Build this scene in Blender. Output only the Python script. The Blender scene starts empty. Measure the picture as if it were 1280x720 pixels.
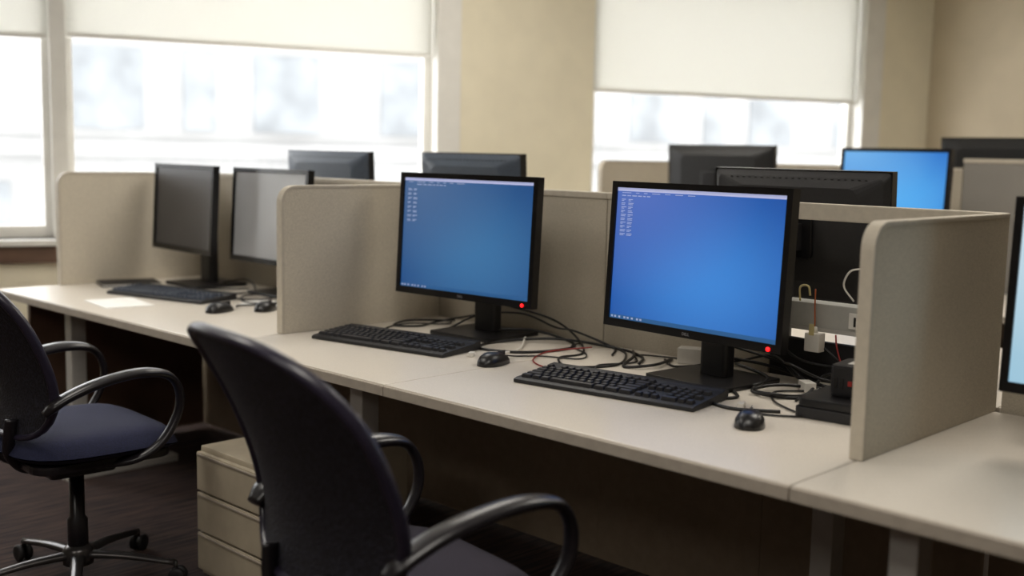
import bpy, bmesh, math, random
from mathutils import Vector, Matrix
random.seed(4)
H=1.33; DZ=0.73
SC=bpy.context.scene
COL=SC.collection

# ---------------------------------------------------------------- materials
def lin(hexs):
    hexs=hexs.lstrip('#'); o=[]
    for i in (0,2,4):
        c=int(hexs[i:i+2],16)/255
        o.append(c/12.92 if c<=.04045 else ((c+.055)/1.055)**2.4)
    return (*o,1)
MATS={}
def mat(name,color,rough=.5,metal=0,nscale=0,namt=.0,bump=0,bscale=None,emit=None,estr=0,spec=.5,color2=None):
    if name in MATS: return MATS[name]
    m=bpy.data.materials.new(name); m.use_nodes=True
    nt=m.node_tree; b=nt.nodes['Principled BSDF']
    c=lin(color); b.inputs['Base Color'].default_value=c
    b.inputs['Roughness'].default_value=rough; b.inputs['Metallic'].default_value=metal
    b.inputs['Specular IOR Level'].default_value=spec
    tc=nt.nodes.new('ShaderNodeTexCoord')
    if nscale:
        n=nt.nodes.new('ShaderNodeTexNoise'); n.inputs['Scale'].default_value=nscale; n.inputs['Detail'].default_value=4
        nt.links.new(tc.outputs['Object'],n.inputs['Vector'])
        r=nt.nodes.new('ShaderNodeValToRGB')
        c2=lin(color2) if color2 else tuple(x*(1-namt) for x in c[:3])+(1,)
        r.color_ramp.elements[0].position=.35; r.color_ramp.elements[1].position=.65
        r.color_ramp.elements[0].color=c2
        r.color_ramp.elements[1].color=c if color2 else tuple(min(1,x*(1+namt)) for x in c[:3])+(1,)
        nt.links.new(n.outputs['Fac'],r.inputs['Fac']); nt.links.new(r.outputs['Color'],b.inputs['Base Color'])
    if bump:
        n2=nt.nodes.new('ShaderNodeTexNoise'); n2.inputs['Scale'].default_value=bscale or 200
        nt.links.new(tc.outputs['Object'],n2.inputs['Vector'])
        bp=nt.nodes.new('ShaderNodeBump'); bp.inputs['Strength'].default_value=bump; bp.inputs['Distance'].default_value=.002
        nt.links.new(n2.outputs['Fac'],bp.inputs['Height']); nt.links.new(bp.outputs['Normal'],b.inputs['Normal'])
    if emit:
        b.inputs['Emission Color'].default_value=lin(emit); b.inputs['Emission Strength'].default_value=estr
    MATS[name]=m; return m
M_LAM=mat('desk_laminate','#dbd3c7',.3,nscale=260,namt=.05,bump=.04,bscale=400)
M_EDGE=mat('desk_edge','#a99f92',.45,nscale=40,namt=.05)
M_FAB=mat('divider_fabric','#c6bdac',.9,nscale=330,namt=.12,bump=.4,bscale=420)
M_FAB2=mat('spine_fabric','#b5ac9b',.9,nscale=330,namt=.10,bump=.4,bscale=420)
M_FAB3=mat('gray_fabric','#8b8781',.9,nscale=300,namt=.08,bump=.3,bscale=400)
M_TRIM=mat('divider_trim','#bcb3a3',.55,nscale=50,namt=.05)
M_LOW_SHADE=mat('under_desk_shade','#94836f',.7,nscale=30,namt=.06)  # darker brown carries the shade under the desks in its colour
M_METAL=mat('gray_painted_metal','#b6b3ad',.4,.1,nscale=30,namt=.04)
M_DMETAL=mat('dark_metal','#2a2827',.4,.6,nscale=30,namt=.1)
M_BLK=mat('black_plastic','#131214',.34,nscale=120,namt=.15,bump=.05,bscale=900)
M_BLKM=mat('black_matte_plastic','#1a191b',.55,nscale=120,namt=.15,bump=.1,bscale=900)
M_BACK_LIT=mat('lit_back_plastic','#414b59',.4,nscale=120,namt=.1,bump=.1,bscale=900)  # black shell tinted bluish gray: light on the backs painted into the colour
M_BEZ=mat('black_bezel','#0d0c0e',.25,nscale=80,namt=.1)
M_KEY=mat('key_plastic','#201f22',.42,nscale=90,namt=.15)
M_KEY_SHEEN=mat('key_plastic_sheen','#3a4250',.35,nscale=90,namt=.15)  # black keys tinted bluish to paint in the window's reflection
M_CABLE=mat('black_rubber','#0f0e0f',.4,nscale=60,namt=.1)
M_WHITE=mat('white_plastic','#dcd8d0',.4,nscale=40,namt=.03)
M_RED=mat('red_wire','#8e1f1a',.45,nscale=40,namt=.05)
M_ORANGE=mat('orange_wire','#b05a28',.45,nscale=40,namt=.05)
M_TAG=mat('yellow_tag','#cfc08a',.6,nscale=40,namt=.05)
M_PED=mat('pedestal_paint','#a99e8a',.5,nscale=20,namt=.04)
M_LED=mat('red_led','#ff1010',.4,emit='#ff1418',estr=3.5,nscale=5,namt=.01)
M_OFF=mat('off_screen','#4b4a4b',.28,nscale=3,namt=.08)
M_OFF_REFLECT=mat('off_screen_reflect','#b0b2b5',.3,nscale=3,namt=.06)  # dark screen painted pale: window reflection put into the base colour
M_NAVY=mat('navy_upholstery','#171b38',.9,nscale=250,namt=.25,bump=.6,bscale=350)
M_PURP=mat('purple_upholstery','#1f1929',.9,nscale=250,namt=.25,bump=.6,bscale=350)
M_RIM=mat('chair_rim','#272332',.3,nscale=60,namt=.1)
M_CHF=mat('chair_plastic','#1a171b',.3,nscale=60,namt=.1)
M_CHROME=mat('dark_cast_aluminium','#4a4747',.28,.6,nscale=30,namt=.05)
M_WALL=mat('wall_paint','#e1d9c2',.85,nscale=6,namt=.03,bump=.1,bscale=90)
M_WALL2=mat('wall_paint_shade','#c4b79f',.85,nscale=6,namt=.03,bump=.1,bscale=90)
M_CEIL=mat('ceiling_tile','#dcdad4',.9,nscale=60,namt=.05,bump=.3,bscale=80)
M_FRAME=mat('window_frame_paint','#dcdad4',.45,nscale=10,namt=.03)
M_PAPER=mat('paper','#f5f4f0',.8,nscale=20,namt=.02)
M_FACADE=mat('facade_concrete','#7c7c7b',.9,nscale=.3,namt=.14)
M_FWIN=mat('facade_glass','#6d7072',.8,nscale=.8,namt=.2,spec=.1)
M_BROWN=mat('brown_end_panel','#5e4636',.6,nscale=12,namt=.1)

def mesh_weave():
    m=mat('chair_mesh_fabric','#15131b',.65)
    nt=m.node_tree;b=nt.nodes['Principled BSDF']
    tc=nt.nodes.new('ShaderNodeTexCoord'); v=nt.nodes.new('ShaderNodeTexVoronoi'); v.inputs['Scale'].default_value=150
    nt.links.new(tc.outputs['Object'],v.inputs['Vector'])
    r=nt.nodes.new('ShaderNodeValToRGB'); r.color_ramp.elements[0].color=lin('#08080b'); r.color_ramp.elements[1].color=lin('#2a2935')
    r.color_ramp.elements[0].position=.2; r.color_ramp.elements[1].position=.85
    nt.links.new(v.outputs['Distance'],r.inputs['Fac']); nt.links.new(r.outputs['Color'],b.inputs['Base Color'])
    bp=nt.nodes.new('ShaderNodeBump'); bp.inputs['Strength'].default_value=.6; bp.inputs['Distance'].default_value=.002
    nt.links.new(v.outputs['Distance'],bp.inputs['Height']); nt.links.new(bp.outputs['Normal'],b.inputs['Normal'])
    return m
M_MESH=mesh_weave()

def carpet():
    m=mat('carpet_tiles','#3a2c2a',.95)
    nt=m.node_tree;b=nt.nodes['Principled BSDF']
    tc=nt.nodes.new('ShaderNodeTexCoord'); mp=nt.nodes.new('ShaderNodeMapping'); mp.inputs['Scale'].default_value=(3,55,1)
    n=nt.nodes.new('ShaderNodeTexNoise'); n.inputs['Scale'].default_value=1.5; n.inputs['Detail'].default_value=5
    nt.links.new(tc.outputs['Object'],mp.inputs['Vector']); nt.links.new(mp.outputs['Vector'],n.inputs['Vector'])
    r=nt.nodes.new('ShaderNodeValToRGB'); r.color_ramp.elements[0].position=.38; r.color_ramp.elements[1].position=.66
    r.color_ramp.elements[0].color=lin('#1c1416'); r.color_ramp.elements[1].color=lin('#4f3b34')
    nt.links.new(n.outputs['Fac'],r.inputs['Fac']); nt.links.new(r.outputs['Color'],b.inputs['Base Color'])
    return m
M_CARPET=carpet()

def blind_mat():
    m=bpy.data.materials.new('blind_fabric'); m.use_nodes=True; nt=m.node_tree
    nt.nodes.remove(nt.nodes['Principled BSDF']); out=nt.nodes['Material Output']
    d=nt.nodes.new('ShaderNodeBsdfDiffuse'); t=nt.nodes.new('ShaderNodeBsdfTranslucent'); mx=nt.nodes.new('ShaderNodeMixShader')
    w=nt.nodes.new('ShaderNodeTexNoise'); w.inputs['Scale'].default_value=120
    tc=nt.nodes.new('ShaderNodeTexCoord'); nt.links.new(tc.outputs['Object'],w.inputs['Vector'])
    r=nt.nodes.new('ShaderNodeValToRGB'); r.color_ramp.elements[0].color=lin('#dadad6'); r.color_ramp.elements[1].color=lin('#e2e2de')
    nt.links.new(w.outputs['Fac'],r.inputs['Fac']); nt.links.new(r.outputs['Color'],d.inputs['Color'])
    t.inputs['Color'].default_value=lin('#dcdbd6'); mx.inputs['Fac'].default_value=.5
    nt.links.new(d.outputs[0],mx.inputs[1]); nt.links.new(t.outputs[0],mx.inputs[2]); nt.links.new(mx.outputs[0],out.inputs['Surface'])
    return m
M_BLIND=blind_mat()
def glass_mat():
    m=bpy.data.materials.new('window_glass'); m.use_nodes=True; nt=m.node_tree
    nt.nodes.remove(nt.nodes['Principled BSDF']); out=nt.nodes['Material Output']
    a=nt.nodes.new('ShaderNodeBsdfTransparent'); g=nt.nodes.new('ShaderNodeBsdfGlossy'); g.inputs['Roughness'].default_value=.02
    mx=nt.nodes.new('ShaderNodeMixShader'); mx.inputs['Fac'].default_value=.04
    nt.links.new(a.outputs[0],mx.inputs[1]); nt.links.new(g.outputs[0],mx.inputs[2]); nt.links.new(mx.outputs[0],out.inputs['Surface'])
    return m
M_GLASS=glass_mat()

def screen_mat(name,cc,ce,ctop,strength,w,h):
    """blue desktop wallpaper: radial glow with a paler top corner"""
    m=bpy.data.materials.new(name); m.use_nodes=True; nt=m.node_tree; b=nt.nodes['Principled BSDF']
    b.inputs['Base Color'].default_value=(.01,.01,.012,1); b.inputs['Roughness'].default_value=.3
    tc=nt.nodes.new('ShaderNodeTexCoord')
    mp=nt.nodes.new('ShaderNodeMapping'); mp.inputs['Scale'].default_value=(0,1.25/w,1.25/h); mp.inputs['Location'].default_value=(0,.1,.15)
    g=nt.nodes.new('ShaderNodeTexGradient'); g.gradient_type='SPHERICAL'
    nt.links.new(tc.outputs['Object'],mp.inputs['Vector']); nt.links.new(mp.outputs['Vector'],g.inputs['Vector'])
    r=nt.nodes.new('ShaderNodeValToRGB'); r.color_ramp.elements[0].color=lin(ce); r.color_ramp.elements[1].color=lin(cc)
    r.color_ramp.interpolation='EASE'
    nt.links.new(g.outputs['Fac'],r.inputs['Fac'])
    mp2=nt.nodes.new('ShaderNodeMapping'); mp2.inputs['Scale'].default_value=(0,1.4/w,1.8/w); mp2.inputs['Location'].default_value=(0,-.5,-.62)
    g2=nt.nodes.new('ShaderNodeTexGradient'); g2.gradient_type='SPHERICAL'
    nt.links.new(tc.outputs['Object'],mp2.inputs['Vector']); nt.links.new(mp2.outputs['Vector'],g2.inputs['Vector'])
    mx=nt.nodes.new('ShaderNodeMix'); mx.data_type='RGBA'
    nt.links.new(g2.outputs['Fac'],mx.inputs['Factor']); nt.links.new(r.outputs['Color'],mx.inputs['A']); mx.inputs['B'].default_value=lin(ctop)
    nt.links.new(mx.outputs['Result'],b.inputs['Emission Color']); b.inputs['Emission Strength'].default_value=strength
    return m
M_ICON=mat('screen_icon_light','#a8b0cc',.5,emit='#a9b4dc',estr=.4,nscale=40,namt=.02)
M_BAR=mat('screen_title_bar','#9fa4c4',.5,emit='#aeb4dc',estr=.7,nscale=40,namt=.02)
M_TASK=mat('screen_task_bar','#26507c',.5,emit='#24507f',estr=.8,nscale=40,namt=.02)
M_LOGO=mat('logo_silver','#b0b0b4',.3,.7,nscale=40,namt=.02)

# ---------------------------------------------------------------- mesh helpers
def mk(name,verts,faces,m,parent=None,smooth=False,loc=None,rot=None,bev=0,label=None,bseg=2):
    me=bpy.data.meshes.new(name); bm=bmesh.new()
    vs=[bm.verts.new(v) for v in verts]
    for f in faces:
        try: bm.faces.new([vs[i] for i in f])
        except ValueError: pass
    bmesh.ops.remove_doubles(bm,verts=bm.verts,dist=1e-6)
    bmesh.ops.recalc_face_normals(bm,faces=bm.faces)
    if bev: bmesh.ops.bevel(bm,geom=[e for e in bm.edges if len(e.link_faces)==2 and e.calc_face_angle(0)>.5],offset=bev,segments=bseg,profile=.7,affect='EDGES',clamp_overlap=True)
    bm.to_mesh(me); bm.free()
    for p in me.polygons: p.use_smooth=smooth
    me.materials.append(m)
    o=bpy.data.objects.new(name,me); COL.objects.link(o)
    if parent: o.parent=parent
    if loc: o.location=loc
    if rot: o.rotation_euler=rot
    if label: o['label']=label
    return o
BF=[(0,1,3,2),(4,6,7,5),(0,4,5,1),(2,3,7,6),(0,2,6,4),(1,5,7,3)]
def bx(x0,x1,y0,y1,z0,z1):
    return [(x,y,z) for x in (x0,x1) for y in (y0,y1) for z in (z0,z1)]
def box(name,b,m,parent=None,bev=0,**k):
    return mk(name,bx(*b),BF,m,parent,bev=bev,**k)
def boxes(name,bl,m,parent=None,bev=0,**k):
    v=[];f=[]
    for b in bl:
        n=len(v); v+=bx(*b); f+=[tuple(i+n for i in q) for q in BF]
    me=mk_multi(name,v,f,m,parent,bev,**k); return me
def mk_multi(name,v,f,m,parent,bev,**k):
    me=bpy.data.meshes.new(name); bm=bmesh.new(); vs=[bm.verts.new(p) for p in v]
    for q in f: bm.faces.new([vs[i] for i in q])
    bmesh.ops.recalc_face_normals(bm,faces=bm.faces)
    if bev: bmesh.ops.bevel(bm,geom=list(bm.edges),offset=bev,segments=2,profile=.7,affect='EDGES',clamp_overlap=True)
    bm.to_mesh(me); bm.free(); me.materials.append(m)
    o=bpy.data.objects.new(name,me); COL.objects.link(o)
    if parent: o.parent=parent
    if 'label' in k: o['label']=k['label']
    return o
def prism(name,pts2,axis,a,b,m,parent=None,bev=0,**k):
    """extrude 2-D outline between a and b along axis. axis 'y': pts=(x,z); 'x': pts=(y,z); 'z': pts=(x,y)"""
    def P(p,t):
        return {'y':(p[0],t,p[1]),'x':(t,p[0],p[1]),'z':(p[0],p[1],t)}[axis]
    n=len(pts2); v=[P(p,a) for p in pts2]+[P(p,b) for p in pts2]
    f=[tuple(range(n)),tuple(range(n,2*n))]+[(i,(i+1)%n,n+(i+1)%n,n+i) for i in range(n)]
    return mk(name,v,f,m,parent,bev=bev,**k)
def rrect(x0,x1,y0,y1,r,n=5):
    o=[]
    for cx,cy,a in ((x1-r,y1-r,0),(x0+r,y1-r,90),(x0+r,y0+r,180),(x1-r,y0+r,270)):
        for i in range(n+1):
            t=math.radians(a+90*i/n); o.append((cx+r*math.cos(t),cy+r*math.sin(t)))
    return o
def cr(pts,n=8):
    P=[Vector(p) for p in pts]; P=[P[0]*2-P[1]]+P+[P[-1]*2-P[-2]]; o=[]
    for i in range(1,len(P)-2):
        for j in range(n):
            t=j/n;a,b,c,d=P[i-1],P[i],P[i+1],P[i+2]
            o.append(.5*((2*b)+(-a+c)*t+(2*a-5*b+4*c-d)*t*t+(-a+3*b-3*c+d)*t**3))
    o.append(P[-2]); return o
def sweep(name,pts,prof,m,parent=None,closed=False,up=None,smooth=True,scale=None,**k):
    n=len(pts); v=[];f=[];np_=len(prof)
    prev=None
    for i,p in enumerate(pts):
        if closed: t=(pts[(i+1)%n]-pts[i-1]).normalized()
        else: t=(pts[min(i+1,n-1)]-pts[max(i-1,0)]).normalized()
        if up is not None:
            s=t.cross(up)
            s=s.normalized() if s.length>1e-4 else (prev or Vector((1,0,0)))
        else:
            if prev is None:
                a=Vector((0,0,1)) if abs(t.z)<.9 else Vector((1,0,0)); s=t.cross(a).normalized()
            else: s=(prev-t*prev.dot(t)).normalized()
        prev=s; nn=s.cross(t).normalized()
        sc=scale[i] if scale else 1
        sa,sb=sc if isinstance(sc,tuple) else (sc,sc)
        for a,b in prof: v.append(tuple(p+s*a*sa+nn*b*sb))
    R=n if closed else n-1
    for i in range(R):
        for j in range(np_):
            a=i*np_+j;b=i*np_+(j+1)%np_;c=((i+1)%n)*np_+(j+1)%np_;d=((i+1)%n)*np_+j
            f.append((a,b,c,d))
    if not closed: f+= [tuple(range(np_)),tuple(range((n-1)*np_,n*np_))]
    return mk(name,v,f,m,parent,smooth=smooth,**k)
def circ(r,n=8,r2=None):
    r2=r2 or r
    return [(r*math.cos(2*math.pi*i/n),r2*math.sin(2*math.pi*i/n)) for i in range(n)]
def lathe(name,prof,m,parent=None,seg=20,loc=None,axis='z',smooth=True,**k):
    v=[];f=[]
    for r,z in prof:
        for i in range(seg):
            a=2*math.pi*i/seg; p=(r*math.cos(a),r*math.sin(a),z)
            v.append(p if axis=='z' else (p[2],p[0],p[1]) if axis=='x' else (p[0],p[2],p[1]))
    for i in range(len(prof)-1):
        for j in range(seg): f.append((i*seg+j,i*seg+(j+1)%seg,(i+1)*seg+(j+1)%seg,(i+1)*seg+j))
    f+=[tuple(range(seg)),tuple(range((len(prof)-1)*seg,len(prof)*seg))]
    return mk(name,v,f,m,parent,smooth=smooth,loc=loc,**k)
def empty(name,loc,yaw,label,cat,group=None):
    e=bpy.data.objects.new(name,None); COL.objects.link(e); e.location=loc; e.rotation_euler=(0,0,yaw); e.empty_display_size=.1
    e['label']=label; e['category']=cat
    if group: e['group']=group
    return e
def tag(o,label,cat,group=None):
    o['label']=label;o['category']=cat
    if group:o['group']=group
    return o
def struct(o): o['kind']='structure'; return o

# ---------------------------------------------------------------- room shell
A20=math.radians(20); W0=Vector((2.3,5.35,0)); WD=Vector((math.cos(A20),-math.sin(A20),0)); WN=Vector((-math.sin(A20),-math.cos(A20),0))
CE=2.75
def wp(s,n,z): 
    p=W0+WD*s+WN*n; return (p.x,p.y,z)
def wbox(bl):
    v=[];f=[]
    for s0,s1,n0,n1,z0,z1 in bl:
        k=len(v); v+=[wp(s,n,z) for s in (s0,s1) for n in (n0,n1) for z in (z0,z1)]; f+=[tuple(i+k for i in q) for q in BF]
    return v,f
def wobj(name,bl,m,parent=None,bev=0):
    v,f=wbox(bl); return mk_multi(name,v,f,m,parent,bev)
SILL=.872; SE=5.624
ZT=2.5
wall=[(-6.6,SE,-.25,0,0,SILL),(-6.6,SE,-.25,0,ZT,CE),(-6.6,-1.75,-.25,0,SILL,ZT),(2.14,2.985,-.25,0,SILL,ZT),(5.15,SE,-.25,0,SILL,ZT)]
struct(wobj('wall_north',wall,M_WALL))
c0=Vector(wp(SE,0,0)); perp=WN
def poly_wall(name,p0,p1,t,m,z0=0,z1=CE):
    d=(p1-p0).normalized(); nrm=Vector((-d.y,d.x,0))*t
    pts=[p0,p1,p1+nrm,p0+nrm]
    return struct(mk(name,[(p.x,p.y,z0) for p in pts]+[(p.x,p.y,z1) for p in pts],[(0,1,2,3),(4,5,6,7),(0,1,5,4),(1,2,6,5),(2,3,7,6),(3,0,4,7)],m))
cw=Vector(wp(-6.5,0,0))
c2=cw+perp*9.0
c1b=c2+WD*(SE+6.5)
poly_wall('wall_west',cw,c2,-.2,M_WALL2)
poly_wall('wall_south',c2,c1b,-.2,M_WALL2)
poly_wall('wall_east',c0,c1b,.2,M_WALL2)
def slab(name,z0,z1,m):
    pts=[cw-WD*.2-WN*.25,c0+WD*.2-WN*.25,c1b+WD*.2+WN*.2,c2-WD*.2+WN*.2]
    return struct(mk(name,[(p.x,p.y,z0) for p in pts]+[(p.x,p.y,z1) for p in pts],[(0,1,2,3),(4,5,6,7),(0,1,5,4),(1,2,6,5),(2,3,7,6),(3,0,4,7)],m))
slab('floor',-.1,0,M_CARPET); slab('ceiling',CE,CE+.1,M_CEIL)
def wframe(name,s0,s1,fr=.045):
    e=[(s0,s0+fr,-.14,-.08,SILL,ZT),(s1-fr,s1,-.14,-.08,SILL,ZT),(s0+fr,s1-fr,-.14,-.08,SILL,SILL+.06),(s0+fr,s1-fr,-.14,-.08,ZT-.05,ZT)]
    o=struct(wobj(name,e,M_FRAME,bev=.004))
    g=wobj('glass_pane',[(s0+fr,s1-fr,-.112,-.108,SILL+.06,ZT-.05)],M_GLASS,o)
    return o
wframe('window_1',-1.75,.05); wframe('window_2',.1,2.0); wframe('window_3',3.0,5.03)
struct(wobj('trim_1',[(.04,.115,-.16,-.03,SILL,ZT)],M_FRAME,bev=.004))
struct(wobj('trim_2',[(2.0,2.14,-.14,.012,SILL,ZT)],M_FRAME,bev=.004))
struct(wobj('trim_3',[(5.03,5.19,-.14,.012,SILL,ZT)],M_FRAME,bev=.004))
struct(wobj('trim_4',[(-1.8,2.2,-.14,.05,SILL-.03,SILL)],M_FRAME,bev=.005))
struct(wobj('trim_5',[(2.95,5.25,-.14,.05,SILL-.03,SILL)],M_FRAME,bev=.005))
struct(wobj('trim_6',[(-1.8,2.2,0.001,.03,SILL-.11,SILL-.031)],M_BROWN,bev=.004))
struct(wobj('baseboard_north',[(-6.5,SE-.02,0.001,.015,0,.1)],M_DMETAL,bev=.003))
def blind(s0,s1,zb,label):
    e=empty('roller_blind',wp((s0+s1)/2,-.05,ZT),0,label,'window blind','roller blinds on the windows'); 
    L=Vector(wp((s0+s1)/2,-.05,ZT))
    def loc(o):
        o.data.transform(Matrix.Translation(-L)); return o
    a=wobj('blind_fabric',[(s0,s1,-.052,-.05,zb,ZT)],M_BLIND,e); loc(a)
    b=wobj('bottom_bar',[(s0,s1,-.06,-.042,zb-.022,zb)],M_FRAME,e,bev=.004); loc(b)
    pts=[Vector(wp(s,-.051,ZT+.02)) for s in (s0,s1)]
    c=sweep('roller_tube',pts,circ(.022,12),M_FRAME,e); loc(c)
blind(-1.7,.035,1.84,'white roller blind partly lowered over the narrow window')
blind(.12,1.99,1.855,'white roller blind partly lowered over the wide window')
blind(3.01,5.02,1.715,'white roller blind drawn most of the way down')

# exterior building
def facade():
    e=empty('office_building',wp(3,-30,-9),-A20,'pale concrete office building across the street, washed out by daylight','building')
    box('building_body',(-45,45,0,10,0,15.5),M_FACADE,e)
    for i in range(-12,13):
        for j,(z,hh) in enumerate(((3.6,2.6),(7.2,2.0),(10.8,2.4))):
            if (i*7+j*3)%6==4: continue
            x=i*3.2+.5*((i*5+j)%3-1)
            wdt=2.1 if (i+j)%3 else 1.0
            box('window',(x-wdt/2,x+wdt/2,-.06,.0,z,z+hh),M_FWIN,e)
    for z in (6.5,10.0,14.2): box('ledge',(-45,45,-.35,-.01,z,z+.4),M_FACADE,e)
facade()

# ---------------------------------------------------------------- desks
XF,XD,XS=1.815,2.066,2.77; Y1,Y2,Y0,S1=1.0365,3.053,4.687,2.216
def desk(x0,x1,y0,y1,label,legs=(),front=-1,grp='cream laminate desks',rail=True,end=None):
    e=empty('desk',((x0+x1)/2,(y0+y1)/2,0),0,label,'desk',grp)
    cx,cy=(x0+x1)/2,(y0+y1)/2; hx,hy=(x1-x0)/2,(y1-y0)/2-.0015
    box('worktop',(-hx+.004,hx-.004,-hy,hy,DZ-.028,DZ),M_LAM,e,bev=.003)
    fx=-hx if front<0 else hx-.004
    box('edge_band',(fx-.002,fx+.004,-hy,hy,DZ-.030,DZ-.004),M_EDGE,e,bev=.002)
    for (lx,ly) in legs:
        l=box('leg',(lx-cx-.03,lx-cx+.03,ly-cy-.027,ly-cy+.027,.03,DZ-.03),M_METAL,e,bev=.004)
        box('foot',(lx-cx-.06,lx-cx+.42,ly-cy-.03,ly-cy+.03,0.0,.03),M_METAL,l,bev=.004)
    if rail:
        s=1 if front<0 else -1
        box('support_rail',(s*(.12)-.02,s*(.12)+.02,-hy+.05,hy-.05,DZ-.07,DZ-.0285),M_DMETAL,e)
    if end:
        box('end_panel',(-hx+.12,hx-.01,hy-.03,hy-.005,.03,DZ-.031),M_BROWN,e,bev=.003)
    return e
XB=XS-.022
desk(XF,XB,S1,Y2,'cream laminate desk with keyboard and dimmer lit monitor',[(1.92,S1+.21)])
desk(XF,XB,Y1,S1,'cream laminate desk with bright monitor and power brick',[(2.35,Y1+.2)])
desk(XF,XB,Y2,Y0+.02,'cream laminate desk with two switched-off monitors',[(1.95,Y0-.40)],end=True)
desk(XF,XB,-.45,Y1,'cream laminate desk beyond the side divider',[(1.92,Y1-.19),(1.92,-.3)])
for a,b in ((-.45,Y1),(Y1,S1),(S1,Y2),(Y2,Y0+.02)):
    desk(XS+.022,XS+.95,a,b,'cream laminate desk on the opposite side of the partition',[(XS+.5,a+.2)],front=1)
desk(4.5,5.27,.9,3.83,'cream laminate desk in the next row',[(4.6,1.2),(4.6,3.5)])
desk(5.34,6.1,.9,3.6,'cream laminate desk behind the next row partition',[(5.7,1.2),(5.7,3.3)],front=1)

# ---------------------------------------------------------------- dividers
def divider(x0,x1,y,z0,z1,label,fab=M_FAB,r=.055,th=.03):
    e=empty('desk_divider',(x0,y,z0),0,label,'divider','fabric desk dividers')
    L=x1-x0; Z=z1-z0; t=.011
    def outline(off):
        o=[(off,0.001)]
        rr=r-off
        for i in range(9):
            a=math.radians(180-90*i/8); o.append((r+rr*math.cos(a),Z-r+rr*math.sin(a)))
        o.append((L,Z-off)); o.append((L,0.001)); return o
    prism('fabric_panel',outline(t),'y',-th/2+.002,th/2-.002,fab,e)
    h=th/2
    v=[];f=[]
    inn=outline(t)[:-1]; out=outline(0)[:-1]; n=len(inn)
    for a,b in zip(out,inn):
        v+=[(a[0],-h,a[1]),(a[0],h,a[1]),(b[0],h,b[1]),(b[0],-h,b[1])]
    for i in range(n-1):
        for j in range(4): f.append((i*4+j,i*4+(j+1)%4,(i+1)*4+(j+1)%4,(i+1)*4+j))
    f+=[(0,1,2,3),tuple(range(4*n-4,4*n))]
    mk('edge_trim',v,f,M_TRIM,e,bev=.003)
    return e
ZTOP=1.21
divider(XD,XS-.02,Y1,DZ,ZTOP,'beige fabric side divider with rounded corner beside the power brick')
divider(XD,XS-.02,Y2,DZ,ZTOP,'beige fabric side divider between lit and dark monitors')
divider(XD,XS-.02,Y0,DZ,ZTOP,'beige fabric side divider next to the windows')
divider(4.6,5.27,3.84,DZ,1.30,'tan fabric side divider in the next row')
def spine(x,y0,y1,z1,label,fab=M_FAB2,z0=.02):
    e=empty('partition_panel',(x,(y0+y1)/2,0),0,label,'partition','partition panels between desk rows')
    h=(y1-y0)/2-.0005
    box('fabric_panel',(-.013,.013,-h+.0015,h-.0015,DZ-.02,z1-.02),fab,e,bev=.002)
    box('lower_panel',(-.013,.013,-h,h,z0,DZ-.021),M_LOW_SHADE,e)
    box('top_rail',(-.018,.018,-h,h,z1-.02,z1),M_TRIM,e,bev=.004)
    return e
OP=1.66
spine(XS,Y2,Y0+.02,ZTOP,'beige fabric partition behind the two dark monitors')
spine(XS,S1+.05,Y2,ZTOP,'beige fabric partition behind the lit monitor')
spine(XS,OP,S1+.05,ZTOP,'beige fabric partition ending at an open frame')
e=empty('partition_frame',(XS,(OP+Y1)/2,0),0,'open partition frame with gray power beam and outlets','partition')
hh=(OP-Y1)/2-.001
box('lower_panel',(-.013,.013,-hh,hh,.02,DZ-.021),M_LOW_SHADE,e)
box('dark_gap_sheet',(-.012,.012,-hh,hh,DZ-.02,.835),M_BLKM,e,bev=.002)  # dark sheet added to hide the bright desk top below the beam
box('top_rail',(-.018,.018,-hh,hh,ZTOP-.045,ZTOP),M_TRIM,e,bev=.004)
boxes('frame_post',[(-.012,.012,-hh,-hh+.02,.836,ZTOP-.045),(-.012,.012,hh-.02,hh,.836,ZTOP-.045)],M_DMETAL,e)
M_BEAM=mat('light_gray_beam','#aeada7',.4,.1,nscale=30,namt=.04)
beam=box('power_beam',(-.05,.02,-hh+.005,hh-.005,.87,.945),M_BEAM,e,bev=.004)
box('beam_lip',(-.056,-.0505,-hh+.005,hh-.005,.87,.880),M_METAL,beam,bev=.001)
box('outlet',(-.056,-.0505,.0,.055,.888,.93),M_WHITE,beam,bev=.002)
box('outlet_slot',(-.0575,-.0562,.012,.018,.895,.92),M_DMETAL,beam)
box('outlet_slot',(-.0575,-.0562,.034,.040,.895,.92),M_DMETAL,beam)
sweep('wire_hook',cr([(-.055,.2,.948),(-.058,.2,.985),(-.06,.175,.99),(-.06,.168,.965)],6),circ(.003,6),M_TAG,e)
spine(XS,-.5,Y1-.02,ZTOP,'beige fabric partition beyond the side divider')
spine(5.305,2.2,3.86,1.30,'tan fabric partition of the next row')
spine(5.305,.85,2.2,1.345,'gray fabric partition of the next row',M_FAB3)

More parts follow.
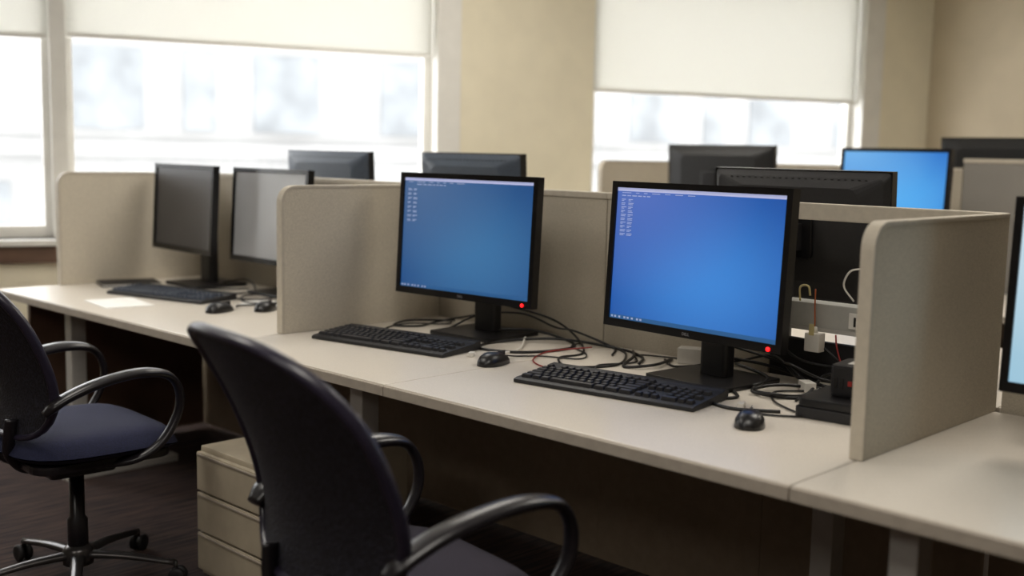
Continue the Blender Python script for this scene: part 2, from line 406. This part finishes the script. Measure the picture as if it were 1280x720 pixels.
# ---------------------------------------------------------------- monitors
def text_mesh(name,body,size,m,parent,loc):
    cu=bpy.data.curves.new(name,'FONT'); cu.body=body; cu.size=size; cu.extrude=.0003; cu.align_x='CENTER'
    t=bpy.data.objects.new(name+'_tmp',cu); COL.objects.link(t)
    bpy.context.view_layer.update()
    me=bpy.data.meshes.new_from_object(t); bpy.data.objects.remove(t)
    me.transform(Matrix(((0,0,-1,loc[0]),(-1,0,0,loc[1]),(0,1,0,loc[2]),(0,0,0,1))))
    me.materials.clear(); me.materials.append(m)
    o=bpy.data.objects.new(name,me); COL.objects.link(o); o.parent=parent; return o
def monitor(name,panel,yaw,w,h,ztop,smat,label,content=None,led=False,tilt=3,grp=None,hi=False,back=M_BLKM):
    px,py=panel; off=.11
    bxw=Vector((px+off*math.cos(yaw),py+off*math.sin(yaw),DZ+.0005))
    e=empty('computer_monitor',bxw,yaw,label,'monitor',grp)
    zb=ztop-h-DZ; zc=zb+h/2
    prism('stand_base',rrect(-.125,.125,-.135,.135,.012),'z',0,.012,M_BLK,e,bev=.003)
    nk=prism('stand_neck',rrect(-.005,.04,-.045,.045,.012),'z',.012,zc+.06,M_BLK,e,bev=.003)
    box('hinge',(-.05,.0,-.04,.04,zc-.04,zc+.04),M_BLKM,e,bev=.004)
    T=Matrix.Translation((-off,0,zc))@Matrix.Rotation(math.radians(tilt),4,'Y')
    def fin(o): o.matrix_local=T; return o
    b=.017; bb=.022; d=.03
    bl=[(0,d,-w/2,-w/2+b,-h/2,h/2),(0,d,w/2-b,w/2,-h/2,h/2),(0,d,-w/2+b,w/2-b,h/2-b,h/2),(0,d,-w/2+b,w/2-b,-h/2,-h/2+bb),(.01,d,-w/2+b,w/2-b,-h/2+bb,h/2-b)]
    fin(boxes('bezel',bl,M_BEZ,e))
    vv=[(d,y,z) for y,z in rrect(-w/2+.004,w/2-.004,-h/2+.004,h/2-.004,.01,3)]
    v2=[(d+.012,y,z) for y,z in rrect(-w/2+.02,w/2-.02,-h/2+.02,h/2-.02,.015,3)]
    v3=[(d+.03,y,z) for y,z in rrect(-w/2+.09,w/2-.09,-h/2+.07,h/2-.05,.03,3)]
    n=len(vv); fa=[]
    for k in (0,1):
        fa+=[(k*n+i,k*n+(i+1)%n,(k+1)*n+(i+1)%n,(k+1)*n+i) for i in range(n)]
    fa+=[tuple(range(2*n,3*n)),tuple(range(n))]
    fin(mk('back_shell',vv+v2+v3,fa,back,e))
    vents=[]
    for i in range(22):
        y=-w*.38+i*w*.76/21
        vents.append((d+.012,d+.0165,y-.004,y+.004,h/2-.042,h/2-.024))
    fin(boxes('vent_grille',vents,M_BLK,e))
    mp_=prism('mount_plate',rrect(-.07,.07,-.06,.06,.012),'x',d+.0302,d+.042,M_BLK,e,bev=.002); fin(mp_)
    sw,sh=w-2*b,h-b-bb; zo=(bb-b)/2
    s=mk('screen',[(.006,-sw/2,-sh/2+zo),(.006,sw/2,-sh/2+zo),(.006,sw/2,sh/2+zo),(.006,-sw/2,sh/2+zo)],[(0,1,2,3)],smat,e); fin(s)
    if content:
        def quads(nm,lst,m,x):
            V=[];F=[]
            for (u0,u1,v0,v1) in lst:
                y0,y1=sw/2-u0*sw,sw/2-u1*sw; z0,z1=sh/2+zo-v0*sh,sh/2+zo-v1*sh
                k=len(V); V+=[(x,y0,z0),(x,y1,z0),(x,y1,z1),(x,y0,z1)]; F.append((k,k+1,k+2,k+3))
            o=mk(nm,V,F,m,s)
            return o
        ic=[]
        rows,cols=content['rows'],content['cols']
        for r_ in range(rows):
            for c_ in range(cols):
                u=.03+c_*.045; v_=content['top']+r_*content['pitch']
                ic.append((u,u+.024+.012*random.random(),v_,v_+.006))
                ic.append((u,u+.014+.02*random.random(),v_+.011,v_+.016))
        u=.1 if content['style'] else .03
        while u<content['line']:
            l=.012+.03*random.random(); ic.append((u,u+l,.056,.063)); u+=l+.008
        u=.03
        while u<.5:
            l=.02+.05*random.random(); ic.append((u,u+l,.035,.040)); u+=l+.03
        quads('desktop_icons',ic,M_ICON,.0052)
        quads('title_bar',[(0,1,0,.026)],M_BAR,.0054)
        quads('task_bar',[(0,1,.97,1)],M_TASK,.0054)
        tb=[]; u=.01
        for i in range(8): tb.append((u,u+.013,.977,.992)); u+=.022+.006*(i%3)
        quads('task_icons',tb,M_ICON,.0050)
    if hi:
        fin(text_mesh('logo','DELL',.011,M_LOGO,e,(-.0006,0,-h/2+.007)))
    if led:
        l=lathe('power_light',[(.001,-.003),(.0052,-.003),(.0056,0),(.003,.001)],M_LED,e,seg=12,axis='x'); l.data.transform(Matrix.Translation((-.001,-w/2+.036,-h/2+.009))); fin(l)
    return e
mw,mh=.595,.402
M_SR=screen_mat('wallpaper_blue','#3f86d6','#1a4fa2','#5874c2',.95,mw,mh)
M_SM=screen_mat('wallpaper_dim_blue','#4580b6','#215290','#587aa8',.74,mw,mh)
M_SF=screen_mat('wallpaper_bright_blue','#4fa8ec','#1f6cc4','#6fb4ec',1.0,mw,mh)
M_SN=screen_mat('window_pale_blue','#b9d8e6','#9cc6dc','#d6e6ee',.95,mw,mh)
G='black flat-panel monitors'
monitor('m',(2.42,1.703),-.076,mw,mh,1.257,M_SR,'black monitor with bright blue desktop and red power light',dict(rows=10,cols=2,top=.085,pitch=.029,line=.2,style=0),True,grp=G,hi=True)
monitor('m',(2.47,2.622),.065,mw,mh,1.257,M_SM,'black monitor with dimmer blue desktop and red power light',dict(rows=8,cols=2,top=.1,pitch=.04,line=.32,style=1),True,grp=G,hi=True)
monitor('m',(2.46,4.36),-.04,.52,.37,1.25,M_OFF,'black monitor with dark switched-off screen beside the end divider',grp=G)
monitor('m',(2.56,3.865),.0,.53,.385,1.245,M_OFF_REFLECT,'black monitor with painted reflection on switched-off screen partly behind the divider',grp=G)
monitor('m',(2.36,.575),0,mw,mh,1.262,M_SN,'black monitor with pale blue window beyond the side divider',grp=G)
bk='black monitor seen from behind over the partition'
monitor('m',(3.08,1.76),math.pi,mw,mh,1.298,M_OFF,bk,grp=G)
monitor('m',(3.08,3.20),math.pi,.56,mh,1.325,M_OFF,'black monitor with painted bluish light seen from behind over the partition',grp=G,back=M_BACK_LIT)
monitor('m',(3.08,4.12),math.pi,mw,mh,1.322,M_OFF,'black monitor with painted bluish light seen from behind over the partition',grp=G,back=M_BACK_LIT)
M_DEEP=mat('deep_black_plastic','#0c0c0d',.5,nscale=80,namt=.1)
monitor('m',(4.82,3.22),math.pi+.1,.59,.39,1.39,M_OFF,'black monitor in the next row with its back turned',grp=G,back=M_DEEP)
monitor('m',(4.93,2.375),-.05,.545,.38,1.385,M_SF,'black monitor with bright blue screen in the next row',grp=G)
monitor('m',(5.62,2.13),math.pi,.62,.40,1.45,M_OFF,'black monitor seen from behind the gray partition',grp=G,back=M_DEEP)

# ---------------------------------------------------------------- keyboards
KW,KD=.525,.19
def key_mesh(w,d,km,cache={}):
    k=(round(w,4),round(d,4),km.name)
    if k in cache: return cache[k]
    g=.0016; w2,d2=w/2-g,d/2-g; t=.0028; hh=.009
    v=[(-d2,-w2,0),(d2,-w2,0),(d2,w2,0),(-d2,w2,0),(-d2+t*.7,-w2+t,hh),(d2-t*1.2,-w2+t,hh),(d2-t*1.2,w2-t,hh),(-d2+t*.7,w2-t,hh)]
    o=mk('key',v,[(0,1,2,3),(4,5,6,7),(0,1,5,4),(1,2,6,5),(2,3,7,6),(3,0,4,7)],km,None,bev=.0008,bseg=1)
    me=o.data; bpy.data.objects.remove(o); cache[k]=me; return me
def keyboard(loc,yaw,label,km=M_KEY):
    e=empty('keyboard',(loc[0],loc[1],DZ+.001),yaw,label,'keyboard','black keyboards on the desks')
    def zt(x): return .012+(x+KD/2)/KD*.012
    prism('keyboard_case',[(-KD/2,.0),(KD/2,.0),(KD/2,.027),(KD/2-.022,.026),(KD/2-.03,zt(KD/2-.03)),(-KD/2+.012,zt(-KD/2+.012)),(-KD/2,.009)],'y',-KW/2,KW/2,M_BLKM,e,bev=.002)
    tiltang=-math.atan(.012/KD)
    U=(KW-.02)/22.6
    rows=[
     (0,[(0,1)]+[(2+i,1) for i in range(4)]+[(6.5+i,1) for i in range(4)]+[(11+i,1) for i in range(4)]),
     (1.15,[(i,1) for i in range(13)]+[(13,2)]),
     (2.15,[(0,1.5)]+[(1.5+i,1) for i in range(12)]+[(13.5,1.5)]),
     (3.15,[(0,1.75)]+[(1.75+i,1) for i in range(11)]+[(12.75,2.25)]),
     (4.15,[(0,2.25)]+[(2.25+i,1) for i in range(10)]+[(12.25,2.75)]),
     (5.15,[(0,1.5),(1.5,1.25),(2.75,1.25),(4,6),(10,1.5),(11.5,1.75),(13.25,1.75)])]
    for r in (1.15,2.15): rows.append((r,[(15.3+i,1) for i in range(3)]))
    rows.append((4.15,[(16.3,1)])); rows.append((5.15,[(15.3+i,1) for i in range(3)]))
    for r in (1.15,): rows.append((r,[(18.6+i,1) for i in range(4)]))
    rows.append((2.15,[(18.6+i,1) for i in range(3)])); rows.append((3.15,[(18.6+i,1) for i in range(4)]))
    rows.append((4.15,[(18.6+i,1) for i in range(3)])); rows.append((5.15,[(18.6,2),(20.6,1),(21.6,1)]))
    RD=(KD-.048)/6.25
    for r,ks in rows:
        x=KD/2-.034-RD*(r+.5)
        for u,w in ks:
            y=KW/2-.01-(u+w/2)*U
            o=bpy.data.objects.new('key',key_mesh(w*U,RD,km)); COL.objects.link(o); o.parent=e
            o.location=(x,y,zt(x)-.0005); o.rotation_euler=(0,tiltang,0)
    return e
keyboard((2.225,1.775),math.radians(8),'black full-size keyboard before the bright blue monitor')
keyboard((2.23,2.67),math.radians(10),'black full-size keyboard before the dimmer blue monitor')
keyboard((2.25,4.08),math.radians(14),'black full-size keyboard with painted bluish sheen before the dark monitors',M_KEY_SHEEN)

# ---------------------------------------------------------------- mice
def mouse(loc,yaw,label):
    e=empty('computer_mouse',(loc[0],loc[1],DZ+.0005),yaw,label,'mouse','black computer mice')
    v=[];f=[];nl,na=14,16; L,Wd,Hh=.062,.034,.038
    for i in range(nl+1):
        t=-1+2*i/nl; tt=math.sin(t*math.pi/2)
        rad=math.sqrt(max(0,1-abs(tt)**2.4)); hz=Hh*rad*(1-.22*tt)*(.93)
        for j in range(na):
            a=2*math.pi*j/na; c,s=math.cos(a),math.sin(a)
            y=Wd*rad**.8*(abs(c)**.8)*(1 if c>=0 else -1)*(1-.1*tt)
            z=hz*(abs(s)**.85) if s>0 else 0
            v.append((L*tt,y,z+.0))
    for i in range(nl):
        for j in range(na): f.append((i*na+j,i*na+(j+1)%na,(i+1)*na+(j+1)%na,(i+1)*na+j))
    mk('mouse_body',v,f,M_BLK,e,smooth=True)
    w=lathe('scroll_wheel',[(.002,-.003),(.008,-.003),(.008,.003),(.002,.003)],M_BLKM,e,seg=12,axis='y'); w.location=(.033,0,.0255)
    box('button_seam',(.012,.056,-.0006,.0006,.014,.0335),M_BLKM,e)
    return e
mouse((2.165,1.345),.5,'black mouse beside the keyboard at the bright monitor')
mouse((2.235,2.235),.2,'black mouse between the two lit monitors')
mouse((2.18,3.60),.3,'black mouse before the dark monitors')
mouse((2.33,3.53),.6,'black mouse beside the side divider')

# ---------------------------------------------------------------- cables
def cable(pts,r=.0032,m=M_CABLE,name='cable',label='thin black cable snaking across the desk',grp='black cables on the desks'):
    P=cr([(p[0],p[1],(p[2] if len(p)>2 else DZ+.004)) for p in pts],8)
    o=sweep(name,P,circ(r,6),m)
    tag(o,label,'cable',grp); return o
z=DZ+.004
cable([(2.225,1.375,z+.012),(2.26,1.39),(2.29,1.33),(2.33,1.30),(2.36,1.36),(2.42,1.44),(2.52,1.49),(2.62,1.42),(2.70,1.5)],.0028,label='thin black mouse lead trailing to the partition')
cable([(2.30,2.25,z+.012),(2.36,2.27),(2.42,2.22),(2.47,2.12),(2.55,2.16),(2.62,2.28),(2.70,2.3)],.0025,label='thin black mouse lead trailing to the partition')
cable([(2.325,1.80,z+.01),(2.36,1.94),(2.44,2.02),(2.56,1.98),(2.66,2.05),(2.72,1.9)],.0025,label='thin black keyboard lead')
cable([(2.34,2.72,z+.01),(2.38,2.90),(2.52,2.95),(2.62,2.86),(2.70,2.92)],.0025,label='thin black keyboard lead')
ex=[[(2.58,2.62,z+.01),(2.66,2.50,z+.02),(2.70,2.38),(2.60,2.26),(2.42,2.30),(2.37,2.44),(2.50,2.48),(2.64,2.36,z+.01),(2.70,2.16),(2.64,2.02),(2.55,1.96)],
[(2.60,2.70,z+.05),(2.68,2.80,z+.03),(2.64,2.92),(2.52,2.88),(2.46,2.95),(2.58,3.00),(2.70,2.9)],
[(2.62,2.60,z+.10),(2.71,2.46,z+.06),(2.70,2.34,z+.02),(2.56,2.18),(2.44,2.17),(2.36,2.06),(2.48,1.99),(2.64,2.08),(2.72,2.20)],
[(2.60,1.72,z+.05),(2.68,1.62,z+.03),(2.70,1.48,z),(2.60,1.38,z),(2.48,1.42,z),(2.45,1.52,z+.006),(2.56,1.50,z+.01),(2.66,1.36,z),(2.70,1.2,z)],
[(2.62,1.70,z+.08),(2.69,1.58,z+.04),(2.64,1.46,z),(2.56,1.42,z),(2.46,1.40,z),(2.50,1.36,z+.03)],
[(2.66,1.95),(2.60,1.86,z),(2.70,1.74,z+.02),(2.72,1.62,z+.05),(2.66,1.5,z+.01),(2.70,1.36,z),(2.66,1.28,z+.04)],
[(2.70,2.10,z),(2.60,2.02,z+.006),(2.48,1.96,z),(2.54,1.90,z+.006),(2.68,1.94,z)],
[(2.64,1.66,z+.12),(2.70,1.5,z+.11),(2.70,1.40,z+.06),(2.68,1.30,z+.07),(2.60,1.26,z+.09)],
[(2.56,2.78,z),(2.63,2.70,z+.05),(2.71,2.58,z+.06),(2.72,2.44,z+.03),(2.66,2.30,z+.04),(2.70,2.18,z),(2.60,2.10,z)],
[(2.68,1.72,z+.02),(2.62,1.58,z+.01),(2.50,1.55,z),(2.44,1.46,z+.01),(2.54,1.42,z),(2.68,1.44,z+.03),(2.69,1.32,z+.06)],
[(2.69,1.60,z+.10),(2.68,1.52,z+.06),(2.70,1.42,z+.05),(2.66,1.36,z+.06),(2.70,1.28,z+.05)],
[(2.70,1.58,z+.04),(2.64,1.52,z+.05),(2.62,1.42,z+.03),(2.68,1.36,z+.02),(2.62,1.28,z+.06)],
[(2.66,1.66,z),(2.56,1.56,z+.006),(2.46,1.58,z),(2.38,1.52,z),(2.30,1.55,z),(2.26,1.46,z),(2.32,1.36,z)],
[(2.58,4.30),(2.66,4.18,z+.03),(2.60,4.02),(2.48,3.98),(2.40,3.90),(2.46,3.78),(2.60,3.80),(2.70,3.7)],
[(2.62,3.86,z+.04),(2.55,3.70),(2.44,3.66),(2.38,3.74),(2.44,3.86,z+.006),(2.58,3.92)],
[(2.40,3.55,z+.01),(2.46,3.62),(2.52,3.56),(2.6,3.64),(2.70,3.58)],
[(2.25,3.60,z+.01),(2.32,3.68),(2.42,3.60,z+.006),(2.52,3.70,z+.006),(2.66,3.62)],
[(2.36,4.15,z+.01),(2.42,4.25),(2.50,4.12,z+.006),(2.62,4.10)],
[(2.50,.85),(2.46,.78),(2.38,.80),(2.34,.72),(2.42,.66)]]
for i,p in enumerate(ex): cable(p,.0036 if i%3 else .0045)
cable([(2.33,2.02,z),(2.30,2.10,z),(2.36,2.2,z),(2.50,2.26,z),(2.60,2.18,z+.012)],.0022,M_RED,'cable','thin red cable crossing between the keyboards')
cable([(2.70,1.43,.87),(2.69,1.42,.84),(2.68,1.40,.80),(2.64,1.36,.77),(2.6,1.33,.76)],.0025,M_RED,'cable','thin red cable hanging from the power beam')
cable([(2.708,1.50,.985),(2.70,1.495,.94),(2.695,1.49,.90),(2.695,1.49,.88)],.0022,M_ORANGE,'cable','orange wire hanging beside the white plug')
cable([(2.73,1.40,.96),(2.71,1.42,1.0),(2.70,1.40,1.04),(2.71,1.37,1.05)],.0025,M_WHITE,'cable','white looped wire above the power beam')
cable([(2.34,2.36,z),(2.39,2.33,z),(2.46,2.35,z),(2.60,2.46,z+.006)],.004,M_WHITE,'cable','short white lead beside the monitor base')
def plug(loc,yaw,label,s=(.03,.016,.012),m=None):
    e=empty('cable_plug',loc,yaw,label,'plug','white cable plugs')
    box('plug_body',(-s[0]/2,s[0]/2,-s[1]/2,s[1]/2,0,s[2]),m or M_WHITE,e,bev=.002)
    lathe('strain_relief',[(s[1]*.3,s[0]/2),(s[1]*.2,s[0]/2+.016)],M_WHITE,e,seg=10,axis='x',loc=(0,0,s[2]/2))
plug((2.30,1.455,DZ+.001),.4,'small white cable plug lying behind the mouse')
plug((2.27,2.365,DZ+.001),.6,'small white cable plug beside the keyboard corner')
plug((2.69,1.88,DZ+.001),.4,'white rounded adapter behind the monitor stand',(.05,.07,.045))
plug((2.60,1.45,DZ+.001),.9,'white cable plug lying near the power brick',(.05,.03,.025))
e=empty('wall_plug',(2.69,1.485,.82),0,'white plug hanging from the power beam by an orange wire','plug')
box('plug_body',(-.016,.016,-.022,.022,0,.05),M_WHITE,e,bev=.004)
lathe('strain_relief',[(.008,.05),(.005,.066)],M_WHITE,e,seg=10)
box('cord_tag',(-.019,-.0165,-.006,.008,.045,.075),M_TAG,e,bev=.0005)

# power bricks
e=empty('power_adapter',(2.425,1.24,DZ+.0005),.12,'flat black device box beside the side divider','power adapter')
prism('lower_case',rrect(-.10,.10,-.095,.095,.015),'z',0,.026,M_BLKM,e,bev=.004)
prism('upper_case',rrect(-.095,.095,-.09,.09,.015),'z',.0262,.046,M_BLK,e,bev=.005)
e=empty('surge_protector',(2.46,1.225,DZ+.047),.12,'black boxy power block on the flat device','power block')
prism('block_body',rrect(-.06,.06,-.06,.06,.012),'z',0,.075,M_BLK,e,bev=.008)
box('power_switch',(-.0625,-.059,.005,.015,.028,.04),M_RED,e,bev=.001)
for y in (.03,.045): box('socket',(-.062,-.059,y-.004,y+.004,.02,.045),M_DMETAL,e,bev=.001)
box('block_label',(-.03,.03,-.03,.03,.0752,.0756),M_METAL,e)

# notebook standing in for a dark keyboard, paper
e=empty('notebook',(2.31,4.55,DZ+.0005),-.3,'closed dark notebook standing in for a keyboard beside the end divider','notebook')
box('cover',(-.12,.12,-.085,.085,0,.003),M_BLKM,e,bev=.001); box('pages',(-.116,.116,-.08,.08,.003,.011),M_PAPER,e); box('cover',(-.12,.12,-.085,.085,.011,.014),M_BLKM,e,bev=.001)
o=mk('paper_sheet',bx(-.09,.09,-.13,.13,0,.003),BF,M_PAPER,None,loc=(2.0,4.02,DZ+.0005),rot=(0,0,-.15)); tag(o,'white sheet of paper lying by the keyboard','paper')
o=mk('paper_sheet',bx(-.07,.07,-.1,.1,0,.0012),BF,M_PAPER,None,loc=(2.45,3.68,DZ+.0005),rot=(0,0,.5)); tag(o,'white sheet of paper under cables','paper')

# ---------------------------------------------------------------- pedestal
e=empty('drawer_pedestal',(1.97,2.80,0),0,'beige three-drawer metal pedestal tucked under the desk','drawer cabinet')
box('cabinet_body',(-.23,.27,-.19,.19,.03,.43),M_PED,e,bev=.006)
for i,(a,b) in enumerate(((.05,.165),(.172,.29),(.297,.415))):
    d=box('drawer',(-.248,-.231,-.185,.185,a,b),M_PED,e,bev=.004)
    box('handle',(-.251,-.2482,-.18,.18,b-.010,b-.004),M_EDGE,d,bev=.001)
for x in (-.19,.23):
    for y in (-.15,.15):
        lathe('caster',[(.005,-.01),(.015,-.01),(.015,.01),(.005,.01)],M_BLKM,e,seg=12,axis='y',loc=(x,y,.016))

# ---------------------------------------------------------------- office chairs
def chair(loc,yaw,label,seatmat,hw=.28,ba=0,ax=0):
    e=empty('office_chair',(loc[0],loc[1],0),yaw,label,'office chair','rolling office chairs')
    v=[];f=[];NR,NA=10,40
    def seatpt(r,a,top):
        c,s=math.cos(a),math.sin(a); n=3.2
        k=(abs(c)**n+abs(s)**n)**(-1/n)
        x=.25*k*c*r; y=.255*k*s*r
        edge=(1-r**6)
        zt=.455+.05*edge**.5+.012*(y/.25)**2*edge-.03*max(0,(x-.12)/.13)**2
        zb=.452-.022*edge**.5-.03*max(0,(x-.12)/.13)**2
        return (x+.02,y,zt if top else zb)
    for top in (1,0):
        base=len(v)
        for i in range(NR+1):
            r=(i/NR)**.7
            for j in range(NA): v.append(seatpt(r,2*math.pi*j/NA,top))
        for i in range(NR):
            for j in range(NA): f.append((base+i*NA+j,base+i*NA+(j+1)%NA,base+(i+1)*NA+(j+1)%NA,base+(i+1)*NA+j))
    mk('seat_cushion',v,f,seatmat,e,smooth=True)
    prism('seat_shell',rrect(-.19,.22,-.21,.21,.06),'z',.405,.43,M_CHF,e,bev=.008)
    prism('tilt_mechanism',rrect(-.1,.1,-.07,.07,.02),'z',.35,.405,M_CHF,e,bev=.008)
    zc,hz=.755,.25
    def bxz(z):
        ks=[(.48,-.215),(.6,-.20),(.72,-.228),(.86,-.29),(1.02,-.385)]
        if z<=ks[0][0]: return ks[0][1]
        for (a,xa),(b,xb) in zip(ks,ks[1:]):
            if z<=b:
                t=(z-a)/(b-a); return xa+(xb-xa)*t
        return ks[-1][1]
    def bp(r,a,off=0):
        c,s=math.cos(a),math.sin(a); n=4.2
        k=(abs(c)**n+abs(s)**n)**(-1/n)
        z=zc+hz*k*s*r
        wz=1-.10*max(0,(z-.8)/.2)**1.5-.06*max(0,(.70-z)/.19)**1.3
        y=hw*wz*k*c*r
        z-=.02*(y/hw)**2*max(0,(z-.85)/.15)
        sm=sum(bxz(z+d) for d in (-.05,-.025,0,.025,.05))/5
        return Vector((sm+.06*(y/hw)**2+off,y,z))
    v=[];f=[];NA=64;NR=8
    for off in (0,-.006):
        base=len(v)
        for i in range(NR+1):
            for j in range(NA): v.append(tuple(bp(.985*i/NR,2*math.pi*j/NA,off)))
        for i in range(NR):
            for j in range(NA): f.append((base+i*NA+j,base+i*NA+(j+1)%NA,base+(i+1)*NA+(j+1)%NA,base+(i+1)*NA+j))
    mk('backrest_mesh',v,f,M_MESH,e,smooth=True)
    sweep('backrest_frame',[bp(1,2*math.pi*j/NA,-.003) for j in range(NA)],circ(.009,10,.014),M_RIM,e,closed=True,up=Vector((1,0,.25)))
    for sy in (-1,1):
        P=cr([(-.05,.05*sy,.40),(-.16,.06*sy,.40),(-.215,.08*sy,.45),(-.225,.10*sy,.50),(-.22,.11*sy,.56)],8)
        sweep('back_support',P,circ(.018,10,.010),M_CHF,e,up=Vector((0,1,0)))
    for sy in (-1,1):
        yy=.268*sy
        P=cr([(-.185,yy*.97,.595),(-.14,yy,.63),(-.05,yy*1.02,.664),(.06+ax*.6,yy*1.02,.682),(.14+ax,yy*1.02,.676),(.185+ax,yy*1.02,.65),(.205+ax,yy*1.01,.60),(.195+ax,yy,.54),(.15+ax*.6,yy*.98,.47),(.08,yy*.9,.425),(.0,yy*.6,.405)],7)
        n=len(P); sc=[]
        for i in range(n):
            t=i/(n-1)
            k=1 if t<.34 else 1-min(1,(t-.34)/.15)
            sa=.95+.85*k; sb=.75+.25*k
            if t<.06: sa*=.6+.4*t/.06; sb*=.7+.3*t/.06
            sc.append((sa,sb))
        sweep('armrest',P,circ(.0185,14,.0150),M_CHF,e,scale=sc)
    lathe('gas_column',[(.03,.09),(.03,.2),(.022,.21),(.022,.35)],M_CHF,e,seg=16)
    b=lathe('chair_base',[(.02,.06),(.045,.062),(.045,.105),(.032,.12)],M_CHROME,e,seg=20)
    for k in range(5):
        a=math.radians(72*k+20+ba)
        dx,dy=math.cos(a),math.sin(a)
        P=cr([(dx*.03,dy*.03,.09),(dx*.15,dy*.15,.085),(dx*.29,dy*.29,.066)],6)
        sweep('base_spoke',P,circ(.02,8,.012),M_CHROME,b,scale=[1.1-.4*i/(len(P)-1) for i in range(len(P))])
        for s in (-1,1):
            ox,oy=-dy*.014*s,dx*.014*s
            w=lathe('caster',[(.004,-.009),(.02,-.009),(.0265,-.005),(.0265,.005),(.02,.009),(.004,.009)],M_BLKM,b,seg=16,axis='x')
            w.location=(dx*.30+ox,dy*.30+oy,.027); w.rotation_euler=(0,0,a+math.pi/2)
        lathe('caster_stem',[(.006,.03),(.006,.072)],M_DMETAL,b,seg=8,loc=(dx*.295,dy*.295,0))
    return e
chair((1.41,1.68),math.radians(-8),'black mesh office chair with purple seat by lit monitors',M_PURP,hw=.285,ax=.025)
chair((1.465,3.24),math.radians(-3),'black mesh office chair with navy seat by dark monitors',M_NAVY,hw=.265,ba=10)

# ---------------------------------------------------------------- light
w=bpy.data.worlds.new('World'); SC.world=w; w.use_nodes=True
bg=w.node_tree.nodes['Background']; bg.inputs['Color'].default_value=(.98,.99,1,1); bg.inputs['Strength'].default_value=6.6
def area(loc,size,power,col,rot=(0,0,0),sy=None):
    l=bpy.data.lights.new('ceiling_light','AREA'); l.shape='RECTANGLE'; l.size=size; l.size_y=sy or size; l.energy=power; l.color=col
    o=bpy.data.objects.new('ceiling_light',l); COL.objects.link(o); o.location=loc; o.rotation_euler=rot
for x,y in ((.6,.8),(.6,3.4),(3.6,1.2),(3.4,3.6),(6.0,.9),(-1.6,1.5)):
    area((x,y,CE-.03),1.2,26,(1,.945,.86),sy=.6)

# ---------------------------------------------------------------- camera
cam=bpy.data.cameras.new('camera'); co=bpy.data.objects.new('camera',cam); COL.objects.link(co)
yaw,pitch,roll,fpx=.8001,.1198,.0208,1408.4
F=Vector((math.sin(yaw),math.cos(yaw),0));R=Vector((math.cos(yaw),-math.sin(yaw),0));Z=Vector((0,0,1))
fw=F*math.cos(pitch)-Z*math.sin(pitch); up=F*math.sin(pitch)+Z*math.cos(pitch)
R2=R*math.cos(roll)+up*math.sin(roll); U2=-R*math.sin(roll)+up*math.cos(roll)
co.matrix_world=Matrix(((R2.x,U2.x,-fw.x,0),(R2.y,U2.y,-fw.y,0),(R2.z,U2.z,-fw.z,H),(0,0,0,1)))
cam.sensor_width=36; cam.lens=fpx/1280*36; cam.clip_start=.05
cam.dof.use_dof=True; cam.dof.focus_distance=3.0; cam.dof.aperture_fstop=1.6
SC.camera=co
SC.view_settings.view_transform='Standard'
